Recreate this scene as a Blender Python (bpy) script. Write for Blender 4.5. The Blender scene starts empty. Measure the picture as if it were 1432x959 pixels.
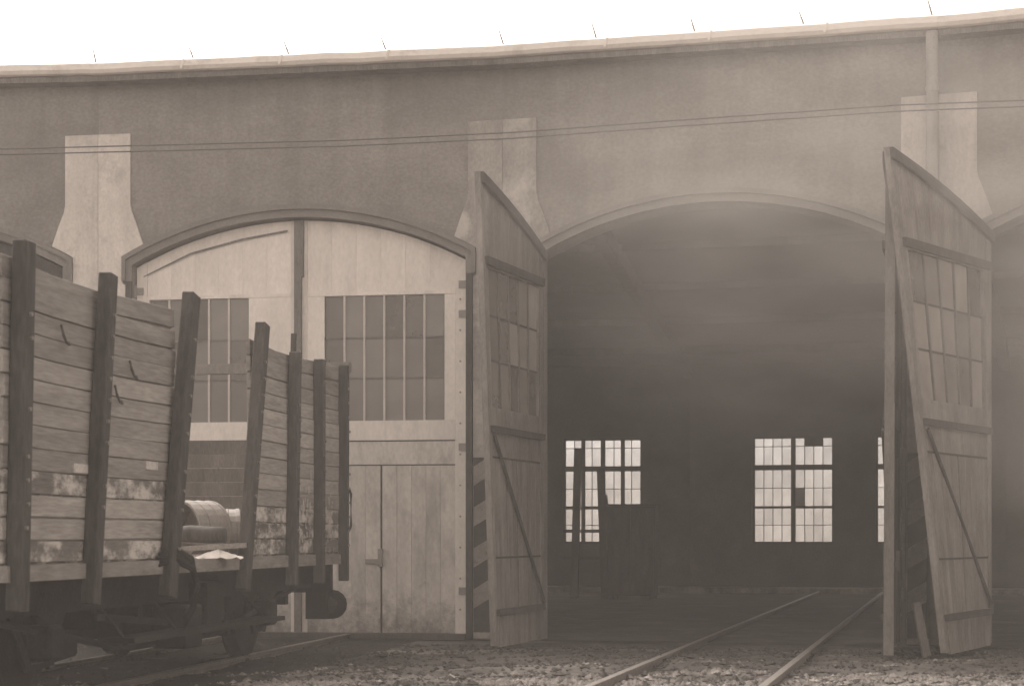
import bpy, bmesh, math, random
from mathutils import Vector, Matrix, noise
random.seed(7)
R = math.radians
scene = bpy.context.scene
C = scene.collection

# ------------------------------------------------------------------ camera, sky, sun, exposure
EYE = 1.4
FPX = 2600.0                      # focal length in photo pixels (photo is 1432 px wide)
HOR = 748.0                       # row of the horizon in the photo
cam_d = bpy.data.cameras.new('camera'); cam = bpy.data.objects.new('camera', cam_d); C.objects.link(cam)
cam.location = (0, 0, EYE); cam.rotation_euler = (R(90), 0, 0)
cam_d.sensor_width = 36; cam_d.lens = 36*FPX/1432
cam_d.shift_y = (HOR-479.0)/1432
cam_d.clip_end = 2000
cam_d.dof.use_dof = True; cam_d.dof.focus_distance = 30; cam_d.dof.aperture_fstop = 3.2
scene.camera = cam

SUN_EL, SUN_AZ = 52.0, -35.0      # overcast, the bright part of the sky stands behind the shed
TINT = (1.0, 0.915, 0.845)
w = bpy.data.worlds.new('World'); scene.world = w; w.use_nodes = True
nt = w.node_tree; nt.nodes.clear()
sky = nt.nodes.new('ShaderNodeTexSky'); sky.sky_type = 'NISHITA'; sky.sun_disc = False
sky.sun_elevation = R(SUN_EL); sky.sun_rotation = R(SUN_AZ); sky.air_density = 1.0; sky.dust_density = 4.0
bw = nt.nodes.new('ShaderNodeRGBToBW'); mul = nt.nodes.new('ShaderNodeMix'); mul.data_type = 'RGBA'; mul.blend_type = 'MULTIPLY'
mul.inputs[0].default_value = 1; mul.inputs[7].default_value = (*TINT, 1)
bg = nt.nodes.new('ShaderNodeBackground'); bg.inputs[1].default_value = 0.15
ow = nt.nodes.new('ShaderNodeOutputWorld')
nt.links.new(sky.outputs[0], bw.inputs[0]); nt.links.new(bw.outputs[0], mul.inputs[6])
nt.links.new(mul.outputs[2], bg.inputs[0]); nt.links.new(bg.outputs[0], ow.inputs[0])
sun_d = bpy.data.lights.new('sun', 'SUN'); sun_d.energy = 0.7; sun_d.angle = R(25); sun_d.color = TINT
sun = bpy.data.objects.new('sun', sun_d); C.objects.link(sun)
sd = Vector((math.sin(R(SUN_AZ))*math.cos(R(SUN_EL)), math.cos(R(SUN_AZ))*math.cos(R(SUN_EL)), math.sin(R(SUN_EL))))
sun.rotation_euler = sd.to_track_quat('Z', 'Y').to_euler()
vs = scene.view_settings; vs.view_transform = 'Standard'; vs.look = 'None'; vs.exposure = 1.80; vs.gamma = 1
scene.render.filter_size = 2.2
try:
    scene.cycles.volume_bounces = 2
except Exception:
    pass
HAZE = 0.0030

# ------------------------------------------------------------------ helpers
def S(v): return (v, v*0.90, v*0.82, 1)

def mat(name, v, var=0.25, scale=3.0, rough=0.85, bump=0.3, stretch=(1, 1, 1), fine=40.0, rand=0.0, blotch=None,
        metal=0.0, blotch_scale=2.0, blotch_lo=0.55, blotch_hi=0.7, bstretch=(1, 1, 1), dist=0.01, streak=0.0, splash=None):
    m = bpy.data.materials.new(name); m.use_nodes = True
    t = m.node_tree; N = t.nodes; L = t.links
    b = N['Principled BSDF']; b.inputs['Roughness'].default_value = rough; b.inputs['Metallic'].default_value = metal
    b.inputs['Specular IOR Level'].default_value = 0.25
    tc = N.new('ShaderNodeTexCoord'); mp = N.new('ShaderNodeMapping'); mp.inputs['Scale'].default_value = stretch
    oi = N.new('ShaderNodeObjectInfo')
    off = N.new('ShaderNodeVectorMath'); off.operation = 'SCALE'; off.inputs[0].default_value = (37, 91, 53)
    L.new(oi.outputs['Random'], off.inputs['Scale']); L.new(off.outputs[0], mp.inputs['Location'])
    L.new(tc.outputs['Object'], mp.inputs['Vector'])
    n1 = N.new('ShaderNodeTexNoise'); n1.inputs['Scale'].default_value = scale; n1.inputs['Detail'].default_value = 8; n1.inputs['Roughness'].default_value = 0.65
    n2 = N.new('ShaderNodeTexNoise'); n2.inputs['Scale'].default_value = fine; n2.inputs['Detail'].default_value = 4
    L.new(mp.outputs[0], n1.inputs['Vector']); L.new(mp.outputs[0], n2.inputs['Vector'])
    r1 = N.new('ShaderNodeValToRGB'); r1.color_ramp.elements[0].position = 0.3; r1.color_ramp.elements[1].position = 0.7
    r1.color_ramp.elements[0].color = S(v*(1-var)); r1.color_ramp.elements[1].color = S(min(0.85, v*(1+var)))
    L.new(n1.outputs[0], r1.inputs[0])
    r2 = N.new('ShaderNodeMapRange'); r2.inputs[1].default_value = 0.3; r2.inputs[2].default_value = 0.7
    r2.inputs[3].default_value = 1-var*0.7; r2.inputs[4].default_value = 1+var*0.7
    L.new(n2.outputs[0], r2.inputs[0])
    fac = r2.outputs[0]
    if rand:
        rr = N.new('ShaderNodeMapRange'); rr.inputs[3].default_value = 1-rand; rr.inputs[4].default_value = 1+rand
        L.new(oi.outputs['Random'], rr.inputs[0])
        mm = N.new('ShaderNodeMath'); mm.operation = 'MULTIPLY'; L.new(fac, mm.inputs[0]); L.new(rr.outputs[0], mm.inputs[1]); fac = mm.outputs[0]
    vm = N.new('ShaderNodeVectorMath'); vm.operation = 'SCALE'
    L.new(r1.outputs[0], vm.inputs[0]); L.new(fac, vm.inputs['Scale'])
    col = vm.outputs[0]
    if blotch is not None:
        mp2 = N.new('ShaderNodeMapping'); mp2.inputs['Scale'].default_value = bstretch; L.new(tc.outputs['Object'], mp2.inputs['Vector'])
        L.new(off.outputs[0], mp2.inputs['Location'])
        n3 = N.new('ShaderNodeTexNoise'); n3.inputs['Scale'].default_value = blotch_scale; n3.inputs['Detail'].default_value = 10; n3.inputs['Roughness'].default_value = 0.7
        L.new(mp2.outputs[0], n3.inputs['Vector'])
        r3 = N.new('ShaderNodeMapRange'); r3.inputs[1].default_value = blotch_lo; r3.inputs[2].default_value = blotch_hi
        L.new(n3.outputs[0], r3.inputs[0])
        mx = N.new('ShaderNodeMix'); mx.data_type = 'RGBA'; mx.inputs[7].default_value = S(blotch)
        L.new(r3.outputs[0], mx.inputs[0]); L.new(col, mx.inputs[6]); col = mx.outputs[2]
    if streak:
        mp4 = N.new('ShaderNodeMapping'); mp4.inputs['Scale'].default_value = (2.6, 2.6, 0.16); L.new(tc.outputs['Object'], mp4.inputs['Vector']); L.new(off.outputs[0], mp4.inputs['Location'])
        n4 = N.new('ShaderNodeTexNoise'); n4.inputs['Scale'].default_value = 1.3; n4.inputs['Detail'].default_value = 7; n4.inputs['Roughness'].default_value = 0.6; L.new(mp4.outputs[0], n4.inputs['Vector'])
        r4 = N.new('ShaderNodeMapRange'); r4.inputs[1].default_value = 0.42; r4.inputs[2].default_value = 0.68; r4.inputs[3].default_value = 1.0; r4.inputs[4].default_value = 1-streak; L.new(n4.outputs[0], r4.inputs[0])
        v4 = N.new('ShaderNodeVectorMath'); v4.operation = 'SCALE'; L.new(col, v4.inputs[0]); L.new(r4.outputs[0], v4.inputs['Scale']); col = v4.outputs[0]
    if splash:
        sx = N.new('ShaderNodeSeparateXYZ'); L.new(tc.outputs['Object'], sx.inputs[0])
        zr = N.new('ShaderNodeMapRange'); zr.inputs[1].default_value = 0.0; zr.inputs[2].default_value = 1.1; zr.inputs[3].default_value = 0.32; zr.inputs[4].default_value = -0.25; L.new(sx.outputs['Z'], zr.inputs[0])
        n5 = N.new('ShaderNodeTexNoise'); n5.inputs['Scale'].default_value = 5; n5.inputs['Detail'].default_value = 8; n5.inputs['Roughness'].default_value = 0.75; L.new(tc.outputs['Object'], n5.inputs['Vector'])
        a5 = N.new('ShaderNodeMath'); L.new(zr.outputs[0], a5.inputs[0]); L.new(n5.outputs[0], a5.inputs[1])
        r5 = N.new('ShaderNodeMapRange'); r5.inputs[1].default_value = 0.5; r5.inputs[2].default_value = 0.8; r5.inputs[4].default_value = 0.75; L.new(a5.outputs[0], r5.inputs[0])
        x5 = N.new('ShaderNodeMix'); x5.data_type = 'RGBA'; x5.inputs[7].default_value = S(splash); L.new(r5.outputs[0], x5.inputs[0]); L.new(col, x5.inputs[6]); col = x5.outputs[2]
    L.new(col, b.inputs['Base Color'])
    if bump:
        bp = N.new('ShaderNodeBump'); bp.inputs['Strength'].default_value = bump; bp.inputs['Distance'].default_value = dist
        ad = N.new('ShaderNodeMath'); ad.operation = 'ADD'; L.new(n1.outputs[0], ad.inputs[0]); L.new(n2.outputs[0], ad.inputs[1])
        L.new(ad.outputs[0], bp.inputs['Height']); L.new(bp.outputs[0], b.inputs['Normal'])
    return m

M = {}
M['wall'] = mat('sooty_render', 0.25, 0.20, 0.7, 0.95, 0.35, (1, 1, 1.3), 22, blotch=0.15, blotch_scale=0.5, blotch_lo=0.45, blotch_hi=0.85, bstretch=(0.5, 0.5, 1.6), streak=0.14)
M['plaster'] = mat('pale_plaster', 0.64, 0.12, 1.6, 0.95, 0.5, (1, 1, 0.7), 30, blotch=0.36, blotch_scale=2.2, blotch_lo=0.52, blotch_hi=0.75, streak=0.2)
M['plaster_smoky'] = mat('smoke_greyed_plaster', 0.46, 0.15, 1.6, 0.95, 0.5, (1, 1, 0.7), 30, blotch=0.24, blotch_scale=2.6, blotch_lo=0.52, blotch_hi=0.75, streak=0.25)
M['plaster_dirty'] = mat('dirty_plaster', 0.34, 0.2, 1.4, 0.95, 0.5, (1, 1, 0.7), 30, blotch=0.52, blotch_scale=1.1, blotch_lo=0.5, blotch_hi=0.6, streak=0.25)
M['trim'] = mat('arch_moulding_render', 0.20, 0.15, 2, 0.9, 0.3)
M['white_door'] = mat('aged_white_paint', 0.76, 0.09, 1.5, 0.8, 0.15, (1, 1, 0.5), 25, rand=0.02, blotch=0.5, blotch_scale=2.5, blotch_lo=0.55, blotch_hi=0.8, bstretch=(1, 1, 0.35), streak=0.08)
M['lower_door'] = mat('grimy_white_paint', 0.60, 0.12, 1.5, 0.85, 0.15, (1, 1, 0.5), 25, rand=0.03, blotch=0.22, blotch_scale=1.8, blotch_lo=0.48, blotch_hi=0.8, bstretch=(1, 1, 0.5), streak=0.16, splash=0.12)
M['grey_door'] = mat('weathered_grey_boards', 0.23, 0.28, 2.0, 0.9, 0.25, (2, 2, 0.5), 30, rand=0.1, blotch=0.33, blotch_scale=2.2, blotch_lo=0.5, blotch_hi=0.7, bstretch=(1, 1, 0.5), streak=0.3)
M['dark_wood'] = mat('dark_weathered_wood', 0.07, 0.3, 3.0, 0.9, 0.3, (2, 2, 0.5), 30, rand=0.15)
M['mid_wood'] = mat('grey_brown_wood', 0.17, 0.25, 3.0, 0.9, 0.3, (2, 2, 0.5), 30, rand=0.15)
M['bar'] = mat('white_glazing_bar', 0.55, 0.1, 3.0, 0.8, 0.0)
M['bar_dark'] = mat('dark_window_frame', 0.08, 0.2, 3.0, 0.8, 0.0)
M['zinc'] = mat('weathered_zinc', 0.80, 0.06, 2.5, 0.6, 0.2, (1, 1, 3), 14, blotch=0.6, blotch_scale=1.5)
M['pipe'] = mat('painted_downpipe', 0.28, 0.15, 3, 0.6, 0.1)
M['iron'] = mat('rusty_iron', 0.055, 0.35, 6, 0.75, 0.3, blotch=0.10, blotch_scale=5)
M['rail'] = mat('worn_rail_steel', 0.2, 0.25, 6, 0.45, 0.1, metal=0.4)
M['roof'] = mat('roof_felt', 0.08, 0.2, 1)
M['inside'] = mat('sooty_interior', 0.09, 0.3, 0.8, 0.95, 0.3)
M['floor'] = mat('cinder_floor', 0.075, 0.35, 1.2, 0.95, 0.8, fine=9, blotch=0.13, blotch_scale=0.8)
M['plank'] = mat('wagon_plank', 0.29, 0.3, 1.3, 0.85, 0.5, (5, 0.5, 5), 9, rand=0.25, blotch=0.38, blotch_scale=1.2, blotch_lo=0.52, blotch_hi=0.8, bstretch=(2, 0.5, 3))
M['plank_peel'] = mat('peeling_plank', 0.15, 0.3, 1.5, 0.85, 0.5, (5, 0.6, 5), 9, rand=0.15, blotch=0.56, blotch_scale=2.2, blotch_lo=0.47, blotch_hi=0.6, bstretch=(2, 1.2, 2.2))
M['sill'] = mat('worn_sill_beam', 0.21, 0.25, 2.0, 0.85, 0.3, (4, 0.6, 4), 9, rand=0.1)
M['stake'] = mat('tarred_stake', 0.06, 0.35, 3.0, 0.85, 0.3, (3, 3, 0.6), 14, rand=0.15)
M['under'] = mat('undercarriage_iron', 0.02, 0.4, 5, 0.8, 0.3)
M['drum'] = mat('pale_drum_metal', 0.25, 0.2, 4, 0.6, 0.2, blotch=0.18, blotch_scale=4)
M['lime'] = mat('white_lime', 0.34, 0.08, 4, 0.95, 0.4)
M['stone'] = mat('pale_grit', 0.21, 0.3, 5, 0.95, 0.0, rand=0.2, blotch=0.5, blotch_scale=3)
M['stripe'] = mat('pale_stripe_paint', 0.26, 0.2, 6, 0.85, 0.1, blotch=0.1, blotch_scale=9, blotch_lo=0.55)
M['stripe_dark'] = mat('black_stripe_paint', 0.05, 0.25, 5, 0.85, 0.1)
M['wire'] = mat('line_wire', 0.09, 0.1, 5, 0.6, 0.0)
M['chalk'] = mat('faded_chalk_paint', 0.5, 0.2, 8, 0.95, 0.0)

def glass(name, v, trans, rough, vary=1.0):
    m = bpy.data.materials.new(name); m.use_nodes = True
    t = m.node_tree; N = t.nodes; L = t.links; N.clear()
    o = N.new('ShaderNodeOutputMaterial'); d = N.new('ShaderNodeBsdfDiffuse'); tr = N.new('ShaderNodeBsdfTransparent'); g = N.new('ShaderNodeBsdfGlossy')
    d.inputs[0].default_value = S(v); tr.inputs[0].default_value = (0.93, 0.93, 0.93, 1); g.inputs['Roughness'].default_value = rough
    g.inputs[0].default_value = S(0.8)
    tc = N.new('ShaderNodeTexCoord'); nn = N.new('ShaderNodeTexNoise'); nn.inputs['Scale'].default_value = 2.5; nn.inputs['Detail'].default_value = 6
    oi = N.new('ShaderNodeObjectInfo')
    ofs = N.new('ShaderNodeVectorMath'); ofs.operation = 'ADD'; sc_ = N.new('ShaderNodeVectorMath'); sc_.operation = 'SCALE'; sc_.inputs[0].default_value = (31, 17, 57)
    L.new(oi.outputs['Random'], sc_.inputs['Scale']); L.new(sc_.outputs[0], ofs.inputs[1]); L.new(tc.outputs['Object'], ofs.inputs[0]); L.new(ofs.outputs[0], nn.inputs['Vector'])
    rc = N.new('ShaderNodeMapRange'); rc.inputs[3].default_value = 0.45; rc.inputs[4].default_value = 1.5
    ml = N.new('ShaderNodeMath'); ml.operation = 'MULTIPLY'; ml.inputs[1].default_value = 7.31; fc = N.new('ShaderNodeMath'); fc.operation = 'FRACT'
    L.new(oi.outputs['Random'], ml.inputs[0]); L.new(ml.outputs[0], fc.inputs[0]); L.new(fc.outputs[0], rc.inputs[0])
    vc = N.new('ShaderNodeVectorMath'); vc.operation = 'SCALE'; vc.inputs[0].default_value = S(v)[:3]; L.new(rc.outputs[0], vc.inputs['Scale']); L.new(vc.outputs[0], d.inputs[0])
    mr = N.new('ShaderNodeMapRange'); mr.inputs[1].default_value = 0.3; mr.inputs[2].default_value = 0.7; mr.inputs[3].default_value = max(0, trans-0.12*vary); mr.inputs[4].default_value = min(1, trans+0.12*vary)
    L.new(nn.outputs[0], mr.inputs[0])
    m2 = N.new('ShaderNodeMath'); m2.operation = 'MULTIPLY_ADD'; m2.inputs[1].default_value = 0.24*vary; m2.inputs[2].default_value = -0.12*vary
    L.new(oi.outputs['Random'], m2.inputs[0])
    m3 = N.new('ShaderNodeMath'); m3.operation = 'ADD'; m3.use_clamp = True; L.new(m2.outputs[0], m3.inputs[0]); L.new(mr.outputs[0], m3.inputs[1])
    x1 = N.new('ShaderNodeMixShader'); L.new(m3.outputs[0], x1.inputs[0]); L.new(d.outputs[0], x1.inputs[1]); L.new(tr.outputs[0], x1.inputs[2])
    x2 = N.new('ShaderNodeMixShader'); x2.inputs[0].default_value = 0.06; L.new(x1.outputs[0], x2.inputs[1]); L.new(g.outputs[0], x2.inputs[2])
    L.new(x2.outputs[0], o.inputs[0]); return m
M['pane'] = glass('sooty_glass', 0.15, 0.14, 0.2)
M['pane_lit'] = glass('lit_pale_glass', 0.34, 0.30, 0.25)  # open-leaf panes: lit look put into a paler glass colour
M['pane_clear'] = glass('dusty_glass', 0.55, 0.76, 0.2, 0.4)
M['pane_dark'] = glass('dirty_patched_glass', 0.25, 0.16, 0.3)

def empty(name, loc=(0, 0, 0), rz=0.0, parent=None):
    o = bpy.data.objects.new(name, None); C.objects.link(o); o.location = loc; o.rotation_euler = (0, 0, rz); o.empty_display_size = 0.3
    if parent: o.parent = parent
    return o
def tag(o, label, cat, group=None):
    o['label'] = label; o['category'] = cat
    if group: o['group'] = group
    return o
def kind(o, k): o['kind'] = k; return o

class MB:
    """collects shapes, links them as one mesh object"""
    def __init__(s, f=None): s.bm = bmesh.new(); s.f = f
    def _v(s, p):
        p = Vector(p)
        return s.bm.verts.new(s.f(p) if s.f else p)
    def box(s, x0, x1, y0, y1, z0, z1, jit=0.0):
        j = lambda: random.uniform(-jit, jit)
        P = [(x, y, z) for x in (x0, x1) for y in (y0, y1) for z in (z0, z1)]
        v = [s._v((p[0]+j(), p[1]+j(), p[2]+j())) for p in P]
        for q in ((0, 1, 3, 2), (4, 6, 7, 5), (0, 4, 5, 1), (2, 3, 7, 6), (0, 2, 6, 4), (1, 5, 7, 3)): s.bm.faces.new([v[i] for i in q])
        return s
    def bar(s, a, b, wd, th, up=(0, 0, 1)):
        a, b, up = Vector(a), Vector(b), Vector(up); d = (b-a).normalized()
        sx = d.cross(up)
        if sx.length < 1e-4: sx = d.cross(Vector((0, 1, 0)))
        sx.normalize(); sy = sx.cross(d).normalized()
        v = [s._v(p+sx*i*wd/2+sy*k*th/2) for p in (a, b) for i, k in ((-1, -1), (1, -1), (1, 1), (-1, 1))]
        for q in ((0, 3, 2, 1), (4, 5, 6, 7), (0, 1, 5, 4), (1, 2, 6, 5), (2, 3, 7, 6), (3, 0, 4, 7)): s.bm.faces.new([v[i] for i in q])
        return s
    def tube(s, pts, r, n=8, cap=True):
        pts = [Vector(p) for p in pts]; rings = []
        for i, p in enumerate(pts):
            d = (pts[min(i+1, len(pts)-1)]-pts[max(i-1, 0)]).normalized()
            a = d.cross(Vector((0, 0, 1)))
            if a.length < 1e-3: a = d.cross(Vector((0, 1, 0)))
            a.normalize(); b = a.cross(d)
            rr = r[i] if isinstance(r, (list, tuple)) else r
            rings.append([s._v(p+a*math.cos(2*math.pi*k/n)*rr+b*math.sin(2*math.pi*k/n)*rr) for k in range(n)])
        for A, B in zip(rings, rings[1:]):
            for k in range(n): s.bm.faces.new((A[k], A[(k+1) % n], B[(k+1) % n], B[k]))
        if cap:
            s.bm.faces.new(rings[0][::-1]); s.bm.faces.new(rings[-1])
        return s
    def prism(s, pts, y0, y1):
        """polygon in x,z extruded along y"""
        a = [s._v((p[0], y0, p[1])) for p in pts]; b = [s._v((p[0], y1, p[1])) for p in pts]
        fa = s.bm.faces.new(a); fb = s.bm.faces.new(b[::-1]); n = len(pts)
        for i in range(n): s.bm.faces.new((a[i], b[i], b[(i+1) % n], a[(i+1) % n]))
        fa.normal_update(); fb.normal_update()
        bmesh.ops.triangulate(s.bm, faces=[fa, fb]); return s
    def bevel(s, off):
        bmesh.ops.bevel(s.bm, geom=[e for e in s.bm.edges], offset=off, segments=1, affect='EDGES', clamp_overlap=True); return s
    def build(s, name, m, parent=None, smooth=False):
        bmesh.ops.recalc_face_normals(s.bm, faces=s.bm.faces)
        me = bpy.data.meshes.new(name); s.bm.to_mesh(me); s.bm.free(); me.materials.append(m)
        if smooth:
            for p in me.polygons: p.use_smooth = True
        o = bpy.data.objects.new(name, me); C.objects.link(o)
        if parent: o.parent = parent
        return o

# ------------------------------------------------------------------ plan of the roundhouse: a faceted front, 5 degrees a stall
BAY = 5.72; DEP = 22.0
ANG = [4.5, 9.5, 14.5, 19.5]
P1 = Vector((-0.125, 25.0, 0))
def ud(a): return Vector((math.cos(R(a)), -math.sin(R(a)), 0))
def vd(a): return Vector((math.sin(R(a)), math.cos(R(a)), 0))
P0 = P1-ud(9.5)*BAY; PM = P0-ud(4.5)*BAY; P2 = P1+ud(14.5)*BAY; P3 = P2+ud(19.5)*BAY
ORG = [PM, P0, P1, P2]; ENDS = [P0, P1, P2, P3]
def bay_map(i):
    o, u, v = ORG[i], ud(ANG[i]), vd(ANG[i])
    return lambda p: o+u*p.x+v*p.y+Vector((0, 0, p.z))
U0, U1 = 0.5, BAY-0.5; UC = BAY/2
SPR, RISE = 5.15, 0.60
HALF = UC-U0; RAD = (HALF**2+RISE**2)/(2*RISE); ZC = SPR+RISE-RAD
def arch(u, r=RAD): return ZC+math.sqrt(max(0.01, r*r-(u-UC)**2))
WT = 7.78

# ------------------------------------------------------------------ ground
g = MB(); xs = [-320, -120, -40, -20]+[-12+i*0.3 for i in range(81)]+[20, 40, 120, 320]; ys = [-60, -20, 0, 8]+[12+i*0.3 for i in range(46)]+[30, 60, 150, 400]
grid = []
for y in ys:
    row = []
    for x in xs:
        z = -0.02
        if -12.1 <= x <= 12.1 and 11.9 <= y <= 26:
            z += 0.045*noise.noise((x*0.8, y*0.8, 0))+0.03*noise.noise((x*2.7, y*2.7, 3))
            if y > 21: z = -0.02+(z+0.02)*max(0, (24-y)/3)
        row.append(g._v((x, y, z)))
    grid.append(row)
for r0, r1 in zip(grid, grid[1:]):
    for k in range(len(xs)-1): g.bm.faces.new((r0[k], r0[k+1], r1[k+1], r1[k]))
M['ground'] = mat('cinder_yard', 0.07, 0.45, 1.1, 0.95, 0.9, (1, 1, 1), 14, blotch=0.20, blotch_scale=0.9, blotch_lo=0.5, blotch_hi=0.68, bstretch=(0.6, 1.1, 1), dist=0.03)
kind(g.build('ground', M['ground'], smooth=True), 'structure')

def bary(P, k): return P+vd(k)*DEP
# shed floor
fl = MB(); pts = [PM, P0, P1, P2, P3, P3+vd(22)*DEP, P2+vd(17)*DEP, P1+vd(12)*DEP, P0+vd(7)*DEP, PM+vd(2)*DEP]
fv = [fl._v((p.x, p.y, 0.006)) for p in pts]; fl.bm.faces.new(fv)
for q in fl.bm.faces: q.normal_update()
bmesh.ops.triangulate(fl.bm, faces=fl.bm.faces[:])
kind(fl.build('shed_floor', M['floor']), 'structure')
BK = [PM+vd(2)*DEP, P0+vd(7)*DEP, P1+vd(12)*DEP, P2+vd(17)*DEP, P3+vd(22)*DEP]
def seg_map(a, b):
    u = (b-a).normalized(); v = Vector((-u.y, u.x, 0))
    return (b-a).length, (lambda p: a+u*p.x+v*p.y+Vector((0, 0, p.z)))

M['bed'] = mat('wagon_shade_dark', 0.025, 0.4, 1.5, 0.9, 0.9, (1, 1, 1), 14, dist=0.03)  # dark strip laid beneath the wagon, its shade put into the colour
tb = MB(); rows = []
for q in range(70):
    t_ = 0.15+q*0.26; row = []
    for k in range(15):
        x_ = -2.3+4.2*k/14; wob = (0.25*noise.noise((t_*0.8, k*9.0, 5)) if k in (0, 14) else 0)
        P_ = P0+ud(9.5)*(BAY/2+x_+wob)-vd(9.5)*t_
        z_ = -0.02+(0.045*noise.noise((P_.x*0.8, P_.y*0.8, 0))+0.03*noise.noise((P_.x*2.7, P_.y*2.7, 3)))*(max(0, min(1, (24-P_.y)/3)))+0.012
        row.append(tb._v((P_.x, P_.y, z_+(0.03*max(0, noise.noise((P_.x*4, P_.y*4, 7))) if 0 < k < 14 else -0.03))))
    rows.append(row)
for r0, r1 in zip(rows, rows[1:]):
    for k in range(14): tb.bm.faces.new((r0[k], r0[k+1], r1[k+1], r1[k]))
kind(tb.build('wagon_shade_strip', M['bed'], smooth=True), 'structure')
# grit scattered over the yard in front of the doors
st = MB(); ico = [Vector(v).normalized() for v in ((1, 0, 0), (-1, 0, 0), (0, 1, 0), (0, -1, 0), (0, 0, 1), (0, 0, -1))]
icf = ((0, 2, 4), (2, 1, 4), (1, 3, 4), (3, 0, 4), (2, 0, 5), (1, 2, 5), (3, 1, 5), (0, 3, 5))
cnt = 0
while cnt < 8000:
    x, y = random.uniform(-7, 7.5), 16.6+abs(random.gauss(0, 1.6))
    if y > 25 or noise.noise((x*0.7, y*1.3, 9))+0.35*noise.noise((x*3, y*3, 1)) < random.uniform(-0.25, 0.5)+0.11*(y-17): continue
    if x < -1.7-0.165*(25.2-y) and random.random() < 0.85: continue
    cnt += 1; s = random.uniform(0.008, 0.03)*(2.0 if random.random() < 0.05 else 1)
    z = -0.02+(0.045*noise.noise((x*0.8, y*0.8, 0))+0.03*noise.noise((x*2.7, y*2.7, 3)))*(max(0, (24-y)/3) if y > 21 else 1)
    vv = [st.bm.verts.new(Vector((x, y, z+s*0.3))+Vector((a.x*s*random.uniform(.7, 1.4), a.y*s*random.uniform(.7, 1.4), a.z*s*random.uniform(.5, .9)))) for a in ico]
    for f in icf: st.bm.faces.new([vv[i] for i in f])
kind(st.build('gravel', M['stone']), 'stuff')
st = MB(); M['cinder'] = mat('dark_cinder', 0.06, 0.5, 5, 0.95, 0.0, blotch=0.14, blotch_scale=3)
for cnt in range(9000):
    x, y = random.uniform(-7, 8), 16.6+8.0*random.random()**1.3
    if y > 24.6-0.2*(x+3) and y > 23.2: continue
    s = random.uniform(0.01, 0.028)*(2.2 if random.random() < 0.04 else 1)
    z = -0.02+(0.045*noise.noise((x*0.8, y*0.8, 0))+0.03*noise.noise((x*2.7, y*2.7, 3)))*(max(0, (24-y)/3) if y > 21 else 1)
    vv = [st.bm.verts.new(Vector((x, y, z+s*0.3))+Vector((a.x*s*random.uniform(.7, 1.5), a.y*s*random.uniform(.7, 1.4), a.z*s*random.uniform(.5, 1.0)))) for a in ico]
    for f in icf: st.bm.faces.new([vv[i] for i in f])
kind(st.build('cinders', M['cinder']), 'stuff')

# ------------------------------------------------------------------ the shed
shed = tag(empty('locomotive_shed', tuple(P1)), 'long curved sooty locomotive shed with arched stall doors and pale plastered pillars', 'railway shed')
SH = Matrix.Translation(-P1)
class SB(MB):
    """MB whose map goes to world, stored relative to the shed"""
    def __init__(s, f): super().__init__(lambda p: f(p)-P1)
def lf(i): return bay_map(i)

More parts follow.
